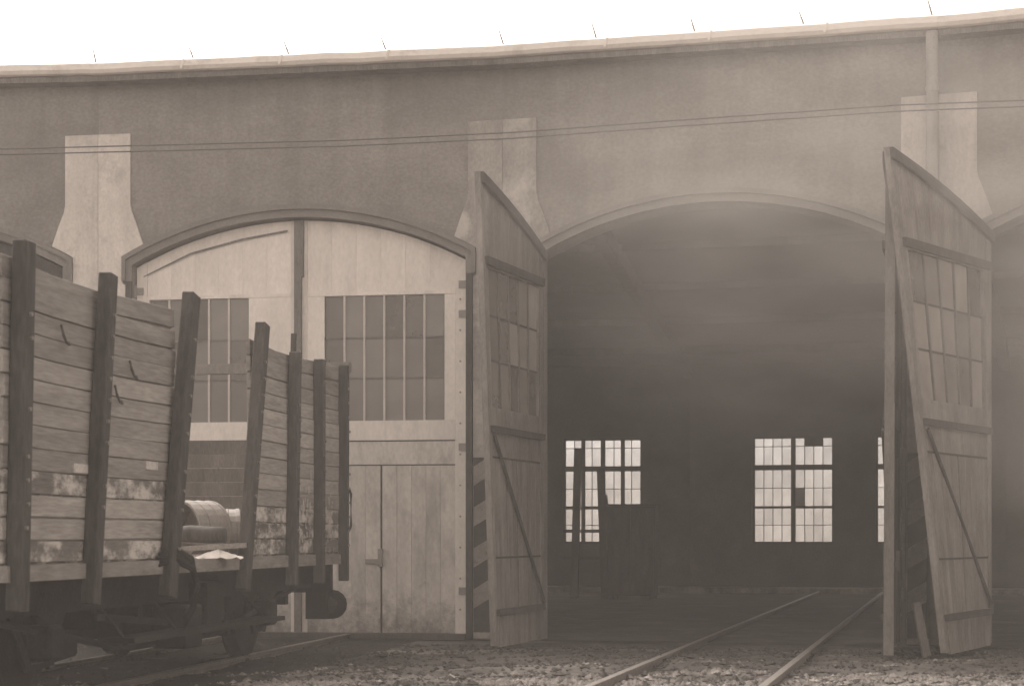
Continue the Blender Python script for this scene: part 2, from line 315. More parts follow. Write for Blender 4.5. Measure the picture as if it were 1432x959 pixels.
for i in range(4):
    f = bay_map(i)
    b = SB(f); arc = [(U0+(U1-U0)*k/28, 0) for k in range(29)]
    arc = [(u, arch(u)) for u, _ in arc]
    b.prism([(0, 0), (U0, 0)]+arc+[(U1, 0), (BAY, 0), (BAY, WT), (0, WT)], 0, 0.5)
    b.build('front_wall', M['wall'], shed)
    # moulded arch band in two steps, turning down a little at the springing
    for nm, r0, r1, pr in (('arch_moulding', 0.0, 0.105, 0.05), ('arch_moulding', 0.105, 0.17, 0.085)):
        b = SB(f)
        lim = HALF+r0*0.75
        us = [UC-HALF-r1*0.8+(2*(HALF+r1*0.8))*k/30 for k in range(31)]
        ou = [(u, arch(u, RAD+r1)) for u in us]
        us2 = [UC-HALF-r0*0.8+(2*(HALF+r0*0.8))*k/30 for k in range(31)]
        inn = [(u, arch(u, RAD+r0)) for u in us2]
        b.prism([(ou[0][0], 4.93)]+ou+[(ou[-1][0], 4.93), (inn[-1][0], 4.93)]+inn[::-1]+[(inn[0][0], 4.93)], -pr, -0.002)
        b.build(nm, M['trim'], shed)
    for s in (0, 1):        # jamb posts
        b = SB(f); u = U0 if s == 0 else U1
        b.box(*((u-0.09, u-0.003) if s == 0 else (u+0.003, u+0.09)), -0.05, -0.002, 0, 4.927); b.build('door_jamb', M['dark_wood'] if i != 2 else M['trim'], shed)
    # pale plaster facing on each half pillar
    for s in (0, 1):
        if (i == 0 and s == 0) or (i == 3 and s == 1): continue
        X = (lambda u: u) if s == 0 else (lambda u: BAY-u)
        node = i if s == 0 else i+1
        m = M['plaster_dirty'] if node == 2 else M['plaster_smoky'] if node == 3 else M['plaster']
        fl_u = [0.66-0.30*k/6 for k in range(7)]
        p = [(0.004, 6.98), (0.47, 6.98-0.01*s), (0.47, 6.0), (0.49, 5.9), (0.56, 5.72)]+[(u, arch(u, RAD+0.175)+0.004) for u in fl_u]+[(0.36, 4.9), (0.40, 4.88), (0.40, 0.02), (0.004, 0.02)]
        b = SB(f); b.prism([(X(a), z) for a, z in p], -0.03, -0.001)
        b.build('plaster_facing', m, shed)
    # zinc eaves gutter
    b = SB(f); prof = [(-0.02, 7.92), (-0.34, 7.905), (-0.375, 7.88), (-0.38, 7.80), (-0.35, 7.755), (-0.30, 7.74), (-0.02, 7.775)]
    n = 12; ex = 0.03
    rings = [[b._v((-0.0+(BAY)*k/n+(y*-0.0437 if k == 0 else (y*0.0437 if k == n else 0)), y, z+(0.012*noise.noise((k*1.7+i*9, y, z))))) for y, z in prof] for k in range(n+1)]
    for A, B in zip(rings, rings[1:]):
        for q in range(len(prof)): b.bm.faces.new((A[q], A[(q+1) % len(prof)], B[(q+1) % len(prof)], B[q]))
    b.bm.faces.new(rings[0]); b.bm.faces.new(rings[-1][::-1])
    b.build('gutter', M['zinc'], shed)
    b = SB(f); b.box(0.01, BAY-0.01, -0.28, -0.003, 7.66, 7.738); b.build('soffit_board', M['mid_wood'], shed)
    # joints between gutter lengths
    for k in range(1, 4):
        b = SB(f); u = k*1.43+random.uniform(-.2, .2); b.bar((u, -0.385, 7.765), (u+0.04, -0.382, 7.89), 0.03, 0.012, (0, 1, 0)); b.build('gutter_clip', M['zinc'], shed)
# roof snow-guard rods
RODS = {0: [1.5, 2.9, 4.3], 1: [0.05, 1.45, 2.80, 4.15], 2: [0.06, 1.32, 2.62, 4.02, 5.62], 3: [1.4, 2.8]}
for i, us in RODS.items():
    for u in us:
        ln = random.uniform(0.15, 0.22); tl = random.uniform(-0.05, -0.01)
        b = SB(bay_map(i)); b.tube([(u+0.04, -0.30, 7.86), (u+0.02, -0.28, 7.93), (u+tl, -0.26, 7.93+ln)], [0.016, 0.013, 0.007], 6); b.build('snow_guard_rod', M['pipe'], shed)
for i in range(4):
    b = SB(bay_map(i)); b.tube([(0.02, -0.27, 8.02), (BAY*0.5, -0.27, 7.99), (BAY-0.02, -0.27, 8.02)], 0.004, 5); b.build('guard_wire', M['pipe'], shed)
# roof, back wall, end walls
for i in range(4):
    a0, a1, b0, b1 = ORG[i], ENDS[i], BK[i], BK[i+1]
    r_ = MB(lambda p: p-P1)
    a0 = a0-vd(ANG[i])*0.30; a1 = a1-vd(ANG[i])*0.30
    top = [(a0, 7.915), (a1, 7.915), (b1+(b1-a1).normalized()*0.4, 5.75), (b0+(b0-a0).normalized()*0.4, 5.75)]
    # underside sits on the walls
    tv = [r_._v((p.x, p.y, z)) for p, z in top]
    bv = [r_._v((p.x, p.y, z-0.12)) for p, z in top]
    r_.bm.faces.new(tv); r_.bm.faces.new(bv[::-1])
    for k in range(4): r_.bm.faces.new((tv[k], bv[k], bv[(k+1) % 4], tv[(k+1) % 4]))
    r_.build('roof', M['roof'], shed)
WZ0, WZ1, WW, WG = 1.19, 3.86, 2.02, 1.12
def back_window(f, u0, detailed, heavy=False):
    """two-light industrial window with 8 x 6 panes"""
    win = empty('window', tuple(f(Vector((u0+WW/2, 0, WZ0)))-P1), 0, shed); base = f(Vector((u0+WW/2, 0, WZ0)))
    F = lambda p: f(Vector((u0+p.x, p.y, p.z)))-base
    fr = MB(F); t = 0.06
    fr.box(0, WW, -0.03, 0.09, WZ0, WZ0+t); fr.box(0, WW, -0.03, 0.09, WZ1-t, WZ1); fr.box(0, t, -0.03, 0.09, WZ0+t, WZ1-t); fr.box(WW-t, WW, -0.03, 0.09, WZ0+t, WZ1-t)
    fr.build('window_frame', M['bar_dark'], win)
    H = [WZ0+0.06, WZ0+0.88, WZ0+0.94, WZ0+1.83, WZ0+1.96, WZ1-0.06]
    mu = MB(F); mu.box(WW/2-0.055, WW/2+0.055, -0.02, 0.08, WZ0+t, WZ1-t); mu.build('mullion', M['bar_dark'], win)
    for z0, z1 in ((H[1], H[2]), (H[3], H[4])):
        for x0, x1 in ((t, WW/2-0.056), (WW/2+0.056, WW-t)):
            b = MB(F); b.box(x0, x1, -0.015, 0.07, z0, z1); b.build('transom', M['bar_dark'], win)
    if not detailed:
        b = MB(F); b.box(t, WW-t, 0.03, 0.036, WZ0+t, WZ1-t); b.build('pane', M['pane_clear'], win); return win
    for hx in (0, 1):
        x0 = t if hx == 0 else WW/2+0.055; x1 = WW/2-0.055 if hx == 0 else WW-t; cw = (x1-x0)/4
        for (z0, z1, zb) in ((H[0], H[1], 0.5), (H[2], H[3], 0.5), (H[4], H[5], 0.70)):
            zm = z0+(z1-z0)*zb
            gb = MB(F)
            for k in (1, 2, 3):
                th = 0.008 if not (heavy and k == 2) else 0.05
                gb.box(x0+k*cw-th, x0+k*cw+th, 0.005, 0.05, z0, z1)
            gb.box(x0, x1, 0.007, 0.048, zm-0.008, zm+0.008)
            gb.build('glazing_bar', M['mid_wood'] if not heavy else M['bar_dark'], win)
            for k in range(4):
                for rj, (za, zb_) in enumerate(((z0, zm), (zm, z1))):
                    m = M['pane_clear']
                    if not heavy and hx == 1 and z0 == H[2] and k == 0 and rj == 0: m = M['pane_dark']
                    p = MB(F); p.box(x0+k*cw, x0+(k+1)*cw, 0.026, 0.030, za, zb_); p.build('pane', m, win)
    if not heavy:
        b = MB(F); x0 = WW/2+0.055; b.box(x0+0.23, x0+0.68, -0.01, 0.02, WZ1-0.26, WZ1-0.05); b.build('patch_board', M['dark_wood'], win)
    return win
for i in range(4):
    ln, f = seg_map(BK[i], BK[i+1])
    sh, wg = (0.245, 0.99) if i == 2 else (0.05, WG)
    us = [(ln/2+sh-wg/2-WW, ln/2+sh-wg/2), (ln/2+sh+wg/2, ln/2+sh+wg/2+WW)]
    b = SB(f)
    b.box(0, ln, 0, 0.4, 0, WZ0); b.box(0, ln, 0, 0.4, WZ1, 5.70)
    for x0, x1 in ((0, us[0][0]), (us[0][1], us[1][0]), (us[1][1], ln)): b.box(x0, x1, 0, 0.4, WZ0+0.0005, WZ1-0.0005)
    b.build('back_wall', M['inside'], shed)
    for k, (x0, x1) in enumerate(us):
        g2 = (lambda ff: (lambda p: ff(Vector((p.x, p.y+0.12, p.z)))))(f)
        back_window(g2, x0, i in (1, 2) and not (i == 1 and k == 0), heavy=(i == 1))
for a, b_ in ((PM, BK[0]), (P3, BK[4])):
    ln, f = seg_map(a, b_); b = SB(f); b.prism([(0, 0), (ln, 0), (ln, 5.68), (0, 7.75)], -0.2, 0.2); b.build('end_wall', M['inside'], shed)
# roof timbers inside: radial beams on the stall lines and purlins between them
def roof_z(k): return 7.76+(5.62-7.76)*k
for a, b_ in zip(ORG[1:], BK[1:4]):
    b = MB(lambda p: p-P1); A = a.lerp(b_, 0.04); B = a.lerp(b_, 0.98)
    b.bar((A.x, A.y, roof_z(0.04)-0.22), (B.x, B.y, roof_z(0.98)-0.22), 0.24, 0.30); b.build('roof_beam', M['dark_wood'], shed)
for i in (1, 2, 3):
    for k in (0.15, 0.3, 0.45, 0.6, 0.75, 0.9):
        a = ORG[i].lerp(BK[i], k); c = ENDS[i].lerp(BK[i+1], k); e = (c-a).normalized()*0.02
        b = MB(lambda p: p-P1); b.bar((a.x+e.x, a.y+e.y, roof_z(k)-0.03), (c.x-e.x, c.y-e.y, roof_z(k)-0.03), 0.12, 0.16); b.build('purlin', M['dark_wood'], shed)
# downpipe on the right-hand pillar
b = SB(bay_map(2)); b.tube([(5.64, -0.30, 7.72), (5.64, -0.26, 7.5), (5.64, -0.14, 7.3), (5.64, -0.13, 6.6), (5.645, -0.13, 3.0), (5.64, -0.13, 0.1)], 0.075, 12); dp = b.build('downpipe', M['pipe'], shed, True)
for z in (7.0, 5.6, 4.0, 2.0):
    b = MB(lambda p: bay_map(2)(p)-P1); b.tube([(5.64, -0.13, z), (5.64, -0.13, z+0.05)], 0.09, 12); o = b.build('pipe_collar', M['pipe'], dp)
# painted warning stripes on the pillars beside the doors
for i, s in ((1, 1), (2, 0), (2, 1), (3, 0)):
    X = (lambda u: u) if s == 0 else (lambda u: BAY-u)
    b = SB(bay_map(i)); b.box(X(0.02), X(0.395), -0.033, -0.0305, 0.1, 2.45); b.build('stripe_ground', M['stripe_dark'], shed)
    for k in range(4):
        z = 0.42+k*0.55; b = SB(bay_map(i)); dz = 0.22 if s == 1 else -0.22
        b.prism([(X(0.39), z), (X(0.03), z+dz), (X(0.03), z+dz+0.26), (X(0.39), z+0.26)], -0.038, -0.0335); b.build('warning_stripe', M['stripe'], shed)

# ------------------------------------------------------------------ door leaves
LW = 2.335
def leaf_top(x): return arch(U0+0.025+x, RAD-0.02) if x < LW+0.02 else arch(UC, RAD-0.02)
def zt(x): return ZC+math.sqrt((RAD-0.025)**2-(LW+0.012-x)**2)
def zs(x): return 0.3*zt(x)+0.7*(5.20+0.66*max(0, x)/LW)
def door_leaf(f, outer, lower, cols=6, wx=(0.36, 2.10), label=None, inner_detail=True, fine=True, wick=True):
    """f maps leaf coordinates (x from the hinge, y from outer to inner face, z) to world"""
    base = f(Vector((0, 0, 0)))
    lo = empty('door_leaf', tuple(base-P1), 0, shed)
    if label: lo['label'] = label
    F = lambda p: f(p)-base
    T = 0.075
    x0, x1 = wx; zb, ztop = 2.97, 4.68
    zt = zs if inner_detail == 'grey' else globals()['zt']
    def top_poly(a, b, z, n=8): return [(a, z)]+[(a+(b-a)*k/n, zt(a+(b-a)*k/n)) for k in range(n+1)]+[(b, z)]
    # stiles and rails
    b = MB(F); b.prism(top_poly(0, 0.15, 0.06, 2), 0, T); b.build('hinge_stile', outer, lo)
    b = MB(F); b.prism(top_poly(LW-0.11, LW, 0.06, 2), 0, T); b.build('meeting_stile', outer, lo)
    for q in range(6):
        wq = (LW-0.264)/6; dy = random.uniform(-0.0008, 0.0008)
        b = MB(F); b.prism(top_poly(0.152+q*wq+(0.0008 if q else 0), 0.152+(q+1)*wq-(0.0008 if q < 5 else 0), 4.73, 2), 0.014+dy, T-0.014+dy); b.build('top_board', outer, lo)
    b = MB(F); b.box(0.152, LW-0.112, 0.0, T, ztop, 4.728); b.build('top_rail', outer, lo)
    b = MB(F); b.box(0.152, x0, 0.004, T-0.004, zb, ztop-0.002); b.build('side_board', outer, lo)
    b = MB(F); b.box(x1, LW-0.112, 0.004, T-0.004, zb, ztop-0.002); b.build('side_board', outer, lo)
    b = MB(F); b.box(0.152, LW-0.112, 0.0, T, 2.70, zb-0.002); b.build('middle_rail', outer, lo)
    b = MB(F); b.box(0.152, LW-0.112, 0.022, T-0.012, 2.685, 2.698); b.build('rail_joint', M['dark_wood'], lo)
    b = MB(F); b.box(0.152, LW-0.112, 0.012, T-0.012, 2.37, 2.682); b.build('lock_board', lower, lo)
    xm = 1.18
    for a, c in ((0.152, xm-0.014), (xm+0.014, LW-0.112)):
        for q in range(5):
            wq = (c-a)/5; dy = random.uniform(-0.002, 0.002)
            b = MB(F); b.box(a+q*wq+(0.0012 if q else 0), a+(q+1)*wq-(0.0012 if q < 4 else 0), 0.010+dy, T-0.016+dy, 0.06+random.uniform(0, 0.02), 2.352); b.build('board', lower, lo)
    b = MB(F); b.box(xm-0.013, xm+0.013, 0.026, T-0.02, 0.06, 2.352); b.build('panel_joint', M['dark_wood'], lo)
    b = MB(F); b.box(0.152, LW-0.112, 0.03, T-0.018, 2.353, 2.369); b.build('board_joint', M['dark_wood'], lo)
    # window
    cw = (x1-x0)/cols; rows = [zb, zb+0.58, zb+1.13, ztop-0.002]
    for k in range(1, cols):
        b = MB(F); b.box(x0+k*cw-0.014, x0+k*cw+0.014, 0.012, 0.06, zb, ztop-0.002); b.build('glazing_bar', M['bar'] if inner_detail != 'grey' else M['mid_wood'], lo)
    for z in rows[1:3]:
        b = MB(F); b.box(x0, x1, 0.022, 0.05, z-0.011, z+0.011); b.build('cross_bar', M['mid_wood'] if inner_detail != 'grey' else M['dark_wood'], lo)
    if fine:
        for k in range(cols):
            for z0, z1 in zip(rows, rows[1:]):
                b = MB(F); tl = random.uniform(-0.003, 0.003); b.box(x0+k*cw+0.014, x0+(k+1)*cw-0.014, 0.034+tl, 0.038+tl, z0, z1); b.build('pane', M['pane_lit'] if inner_detail == 'grey' else M['pane'], lo)
    else:
        b = MB(F); b.box(x0, x1, 0.034, 0.038, zb, ztop-0.002); b.build('pane', M['pane'], lo)
    # outside ironwork
    for z in (0.6, 2.55, 4.35, 4.75):
        b = MB(F); b.box(-0.03, 0.10, -0.018, -0.002, z, z+0.10); b.tube([(-0.02, -0.02, z-0.04), (-0.02, -0.02, z+0.14)], 0.022, 8); b.build('hinge', M['pipe'], lo)
    for z in [0.4+0.42*k for k in range(11)]:
        b = MB(F); b.tube([(0.08, -0.012, z), (0.08, 0.0, z)], 0.014, 6); b.build('bolt', M['pipe'], lo)
    if wick:
        b = MB(F); b.box(xm+0.02, xm+0.22, -0.03, 0.008, 1.02, 1.08); b.box(xm-0.02, xm+0.04, -0.035, 0.008, 0.98, 1.22); b.build('latch', M['pipe'], lo)
    if inner_detail:
        # ledges, kick board and the slanting tension rod on the inner face
        for z0, z1 in ((4.70, 4.80), (2.66, 2.74), (0.42, 0.50)):
            b = MB(F); b.box(0.10, LW-0.06, T+0.001, T+0.05, z0, z1); b.build('ledge', M['dark_wood'], lo)
        for z in (1.13, 2.36):
            b = MB(F); b.box(0.152, LW-0.112, T-0.017, T-0.004, z-0.012, z+0.012); b.build('board_joint', M['dark_wood'], lo)
        b = MB(F); b.box(0.152, LW-0.112, T-0.014, T+0.02, 0.04, 0.415); b.build('kick_board', outer, lo)
        b = MB(F); b.tube([(LW-0.12, T+0.03, 2.62), (0.10, T+0.03, 0.52)], 0.024, 8); b.build('tension_rod', M['iron'], lo)
        b = MB(F); n = 8
        a_ = [(0.0+LW*k/n, zt(LW*k/n)) for k in range(n+1)]
        b.prism([(x, z-0.13) for x, z in a_]+[(x, z-0.004) for x, z in a_[::-1]], T+0.001, T+0.045); b.build('head_rail', M['dark_wood'], lo)
    return lo
def closed_map(i, left):
    f = bay_map(i)
    if left: return lambda p: f(Vector((U0+0.02+p.x, 0.10+p.y, p.z)))
    return lambda p: f(Vector((U1-0.02-p.x, 0.10+p.y, p.z)))
door_leaf(closed_map(1, True), M['white_door'], M['lower_door'], 5, (0.18, 1.62), 'closed white door leaf behind the wagon', False, True, False)
door_leaf(closed_map(1, False), M['white_door'], M['lower_door'], 6, (0.30, 1.98), 'closed white door leaf with dark glazing and latch', False)
door_leaf(closed_map(0, True), M['dark_wood'], M['dark_wood'], 6, (0.36, 2.10), None, False, False, False)
door_leaf(closed_map(0, False), M['dark_wood'], M['dark_wood'], 6, (0.36, 2.10), None, False, False, False)
door_leaf(closed_map(3, False), M['grey_door'], M['grey_door'], 6, (0.36, 2.10), None, False, False, False)
# cover strip between the two closed leaves
b = SB(bay_map(1)); b.prism([(UC-0.055, 0.08), (UC-0.055, arch(UC)-0.03), (UC+0.075, arch(UC)-0.03), (UC+0.075, 4.95), (UC+0.045, 4.95), (UC+0.045, 0.08)], 0.045, 0.098); b.build('cover_strip', M['mid_wood'], shed)
b = SB(bay_map(1)); b.prism([(U0+0.12, 5.00), (U0+0.13, 5.015), (1.3, 5.32), (2.05, 5.50), (2.7, 5.60), (2.7, 5.575), (2.05, 5.475), (1.3, 5.295)], 0.088, 0.0985); b.build('crack_strip', M['mid_wood'], shed)  # thin added strip standing in for a crack line across the leaf
for i in (0, 1):
    b = SB(bay_map(i)); b.box(U0, U1, -0.12, 0.22, 0.0, 0.075); b.build('threshold', M['dark_wood'], shed)
def open_map(H, Fb, Ft, left):
    def f(p):
        k = min(1.05, p.z/5.7); Q = Fb.lerp(Ft, k); d = (Q-H)/LW; dn = d.normalized()
        n = Vector((-dn.y, dn.x, 0)) if left else Vector((dn.y, -dn.x, 0))
        return H+d*p.x+n*p.y+Vector((0, 0, p.z))
    return f
def px(x, Y): return Vector(((x-716)/FPX*Y, Y, 0))
hA = bay_map(2)(Vector((0.52, -0.09, 0)))
door_leaf(open_map(hA, px(686, 22.6), px(664, 22.6), True), M['grey_door'], M['grey_door'], 5, (0.22, 2.16), 'open grey leaf left of the open archway', 'grey')
hC = bay_map(2)(Vector((BAY-0.46, -0.10, 0)))
lc = door_leaf(open_map(hC, px(1246, 21.3), px(1249, 21.35), False), M['grey_door'], M['grey_door'], 5, (0.22, 2.16), 'open grey leaf seen edge on at the right of the archway', 'grey', False)
mc = open_map(hC, px(1246, 21.3), px(1249, 21.35), False)
b = MB(lambda p: mc(p)-mc(Vector((0, 0, 0)))); b.box(LW+0.001, LW+0.03, -0.03, 0.085, 0.03, 5.84); b.build('edge_strip', M['mid_wood'], lc)
hB = bay_map(3)(Vector((0.585, -0.09, 0)))
door_leaf(open_map(hB, px(1316, 21.25), px(1237, 21.2), True), M['grey_door'], M['grey_door'], 5, (0.22, 2.16), 'twisted open grey leaf in front of the right pillar', 'grey')

# ------------------------------------------------------------------ tracks
def track(i, t0, t1, label, org=None, ang=None):
    """rails along the stall axis; t runs from the door line into the shed"""
    o = bay_map(i)(Vector((UC, 0, 0))); root = empty('railway_track', tuple(org or o), -R(ang or ANG[i]))
    tag(root, label, 'railway track', 'tracks running into the shed')
    for s in (-1, 1):
        b = MB(); x = s*0.752
        prof = [(-0.06, -0.06), (0.06, -0.06), (0.06, -0.045), (0.012, -0.035), (0.012, 0.03), (0.036, 0.04), (0.036, 0.07), (-0.036, 0.07), (-0.036, 0.04), (-0.012, 0.03), (-0.012, -0.035), (-0.06, -0.045)]
        b.prism([(x+a, z) for a, z in prof], t0, t1); b.build('rail', M['rail'], root)
    me = None; k = t0+0.4
    while k < min(t1, 3):
        if me is None:
            b = MB(); b.box(-1.25, 1.25, -0.12, 0.12, -0.2, -0.028); sl = b.build('sleeper', M['dark_wood'], root); me = sl
        else:
            sl = me.copy(); C.objects.link(sl); sl.parent = root
        sl.location = (random.uniform(-.04, .04), k, 0); k += 0.68
    return root
track(2, -14, 20.5, 'pair of rails running from the yard into the open dark archway', (3.34, 24.43, 0), 13.4)
track(1, -18, -0.14, 'pair of rails under the wooden wagon ending at the closed white doors')

# back kerb inside
for i in (1, 2, 3):
    ln, f = seg_map(BK[i], BK[i+1]); b = MB(f); b.box(0.01, ln-0.01, -1.2, -0.02, 0.008, 0.14); kind(b.build('kerb', M['plaster_dirty']), 'structure')

# ------------------------------------------------------------------ wagon
A1 = R(9.5); o1 = bay_map(1)(Vector((UC, 0, 0))); TC = 7.65
wag = empty('goods_wagon', tuple(o1-vd(9.5)*TC), -A1)
tag(wag, 'weathered wooden open goods wagon with tall plank sides and missing side door', 'railway wagon')
WHW = 1.38; HL = 4.65; Z0, Z1 = 1.20, 3.40; NP = 13; ph = (Z1-Z0)/NP
DO = (-1.12, 1.10)        # door opening along the wagon (local y, + towards the shed)
def plank_run(x, y0, y1, sag):
    for k in range(NP):
        z0 = Z0+k*ph
        b = MB(); gap = random.uniform(0.006, 0.014); out = 0.012*math.sin(k/NP*math.pi*1.2)
        n = 4
        jj = [random.uniform(-0.004, 0.004) for _ in range(n+1)]
        e0, e1 = random.uniform(-.02, .02), random.uniform(-.02, .02)
        if k == NP-1: jj = [q-0.02*math.sin(i*1.3) for i, q in enumerate(jj)]
        rings = []
        for q in range(n+1):
            y = y0+e0+(y1+e1-y0-e0)*q/n; dz = jj[q]-sag*math.sin(math.pi*q/n)*(k/NP)
            xo = x+(1 if x > 0 else -1)*(out+random.uniform(-0.004, 0.004))
            sg = 1 if x > 0 else -1
            rings.append([b._v((xo+sg*a_, y, z_+dz)) for a_, z_ in ((-0.022, z0-0.016), (-0.008, z0-0.016), (-0.008, z0+0.002), (0.018, z0+0.002), (0.022, z0+0.006), (0.022, z0+ph-gap-0.005), (0.018, z0+ph-gap), (-0.022, z0+ph-gap))])
        for A, B in zip(rings, rings[1:]):
            for q in range(8): b.bm.faces.new((A[q], A[(q+1) % 8], B[(q+1) % 8], B[q]))
        b.bm.faces.new(rings[0]); b.bm.faces.new(rings[-1][::-1])
        peel = (k == 0) or (x > 0 and y0 > 0 and k in (1, 2) and random.random() < 0.6) or (x > 0 and k == 3 and y0 < 0)
        b.build('plank', M['plank_peel'] if peel else M['plank'], wag)
for sx in (1, -1):
    plank_run(sx*WHW, -HL, DO[0], 0.03); plank_run(sx*WHW, DO[1], HL, 0.02)
    # stakes
    for (y, wd, zt_, ly, lx) in ((-HL+0.15, 0.17, 3.50, 0.03, 0.02), (-3.05, 0.15, 3.48, 0.14, 0.03), (DO[0]-0.12, 0.20, 3.56, 0.22, 0.06), (DO[1]-0.18, 0.17, 3.54, 0.24, 0.05), (2.42, 0.13, 3.38, 0.03, 0.02), (3.50, 0.13, 3.40, 0.0, 0.0), (HL-0.06, 0.09, 3.43, 0.0, 0.0)):
        xo = sx*(WHW+0.085)
        b = MB(); b.bar((xo-sx*0.005, y-ly, 0.86), (xo+sx*lx, y+ly, zt_), 0.11, wd, (0, 1, 0)); b.bevel(0.008); sk = b.build('stake', M['stake'], wag)
        b = MB()
        for q in range(NP-1):
            if random.random() < 0.75:
                z = Z0+ph*(q+0.5); kk = (z-0.86)/(zt_-0.86); yb = y-ly+2*ly*kk+random.uniform(-.02, .02); xb = xo+sx*(lx*kk+0.055)
                b.tube([(xb, yb, z), (xb+sx*0.018, yb, z)], 0.017, 6)
        kind(b.build('bolt_heads', M['sill'], sk), 'stuff')
    b = MB(); b.box(sx*WHW-0.09, sx*WHW+0.06, -HL, HL, 1.065, 1.185, 0.004); b.build('side_sill', M['sill'], wag)
    b = MB(); b.box(sx*1.02-0.05, sx*1.02+0.05, -HL+0.05, HL-0.05, 0.78, 1.06); b.build('sole_bar', M['under'], wag)
b = MB(); b.bar((WHW+0.08, 2.44, 3.3), (WHW+0.08, 2.47, 3.58), 0.05, 0.05, (0, 1, 0)); b.build('broken_stake_tip', M['stake'], wag)
for k in range(14):
    w_ = 2*HL/14; b = MB(); b.box(-WHW+0.1, WHW-0.1, -HL+k*w_+0.008, -HL+(k+1)*w_-0.008, 1.10, 1.16); b.build('floor_board', M['plank'], wag)
# end walls: far end reaches half height with an open gap below the tie beam
for k in range(8):
    b = MB(); b.box(-WHW+0.03, WHW-0.03, HL-0.05, HL-0.005, Z0+k*ph, Z0+(k+1)*ph-0.004, 0.001); b.build('end_plank', M['mid_wood'], wag)
for k in range(NP):
    b = MB(); b.box(-WHW+0.03, WHW-0.03, -HL+0.005, -HL+0.05, Z0+k*ph, Z0+(k+1)*ph-0.004, 0.001); b.build('end_plank', M['mid_wood'], wag)
b = MB(); b.box(-WHW-0.02, WHW+0.14, HL-0.03, HL+0.07, 3.355, 3.475); b.build('tie_beam', M['mid_wood'], wag)
for x in (-0.7, 0.42):
    b = MB(); b.box(x-0.06, x+0.06, HL+0.0, HL+0.08, 0.9, 2.62); b.build('end_stake', M['stake'], wag)
for s in (-1, 1):
    b = MB(); b.box(-1.3, 1.3, s*(HL-0.02)-0.06, s*(HL-0.02)+0.06, 0.72, 1.06); b.build('headstock', M['under'], wag)
    for x in (-0.87, 1.12):
        b = MB(); y = s*(HL+0.05); b.tube([(x, y, 0.55), (x, y+s*0.40, 0.55)], 0.12, 12); b.tube([(x, y+s*0.40, 0.55), (x, y+s*0.62, 0.55)], 0.075, 12)
        b.tube([(x, y+s*0.62, 0.55), (x, y+s*0.67, 0.55)], 0.18, 16); b.box(x-0.14, x+0.14, y-s*0.08, y, 0.40, 0.76); b.build('buffer', M['under'], wag)
    b = MB(); b.tube([(0, s*(HL+0.03), 0.85), (0, s*(HL+0.3), 0.85), (0, s*(HL+0.36), 0.92), (0, s*(HL+0.28), 0.98)], 0.03, 8); b.build('coupling_hook', M['under'], wag)
# running gear
for y in (-3.0, 2.9):
    ws = empty('wheelset', (0, y, 0.55), 0, wag)
    for s in (-1, 1):
        b = MB(); x = s*0.735
        n = 28; pr = [(0.0, 0.09), (0.05, 0.09), (0.05, 0.40), (0.065, 0.42), (0.065, 0.475), (-0.06, 0.48), (-0.065, 0.51), (-0.085, 0.505), (-0.085, 0.41), (-0.03, 0.40), (-0.03, 0.12), (0.0, 0.09)]
        rg = [[b._v((x+s*a, math.cos(2*math.pi*k/n)*r, math.sin(2*math.pi*k/n)*r)) for a, r in pr[:-1]] for k in range(n)]
        for k in range(n):
            A, B = rg[k], rg[(k+1) % n]
            for q in range(len(A)): b.bm.faces.new((A[q], A[(q+1) % len(A)], B[(q+1) % len(A)], B[q]))
        b.build('wheel', M['under'], ws)
        b = MB(); b.box(s*1.0-0.11, s*1.0+0.11, -0.14, 0.14, -0.14, 0.14); b.bevel(0.03); b.build('axle_box', M['under'], ws)
        b = MB()
        for k in range(5): b.bar((s*1.02, -0.55+0.07*k, 0.36-0.035*k+0.02), (s*1.02, 0, 0.22-0.028*k+0.02), 0.08, 0.022); b.bar((s*1.02, 0.55-0.07*k, 0.36-0.035*k+0.02), (s*1.02, 0, 0.22-0.028*k+0.02), 0.08, 0.022)
        b.build('leaf_spring', M['under'], ws)
        b = MB(); b.bar((s*0.93, -0.5, 0.24), (s*0.93, -0.17, -0.2), 0.03, 0.09); b.bar((s*0.93, 0.5, 0.24), (s*0.93, 0.17, -0.2), 0.03, 0.09); b.bar((s*0.93, -0.2, -0.19), (s*0.93, 0.2, -0.19), 0.03, 0.05); b.build('axle_guard', M['under'], ws)
    b = MB(); b.tube([(-0.95, 0, 0), (0.95, 0, 0)], 0.07, 10); b.build('axle', M['under'], ws)
for y in (-0.9, 0.9):
    b = MB(); b.box(-1.0, 1.0, y-0.06, y+0.06, 0.62, 1.0); b.build('cross_bearer', M['under'], wag)
for sx in (-1, 1):
    b = MB(); b.tube([(sx*0.98, -HL+0.4, 0.80), (sx*0.98, -1.3, 0.40), (sx*0.98, 1.3, 0.40), (sx*0.98, HL-0.4, 0.80)], 0.03, 6); b.build('truss_rod', M['under'], wag)
    b = MB(); b.box(sx*1.30-0.14, sx*1.30+0.14, -2.2, 2.2, 0.50, 0.545)
    for y in (-2.0, -0.7, 0.7, 2.0): b.bar((sx*1.06, y, 0.78), (sx*1.28, y, 0.52), 0.05, 0.02)
    b.build('footboard', M['under'], wag)
    for y in (-3.62, -2.38, 2.28, 3.52):
        b = MB(); b.box(sx*0.735-0.05, sx*0.735+0.05, y-0.06, y+0.06, 0.32, 0.72); b.bar((sx*0.735, y, 0.7), (sx*0.735, y*0.97, 1.0), 0.04, 0.05, (0, 1, 0)); b.build('brake_shoe', M['under'], wag)
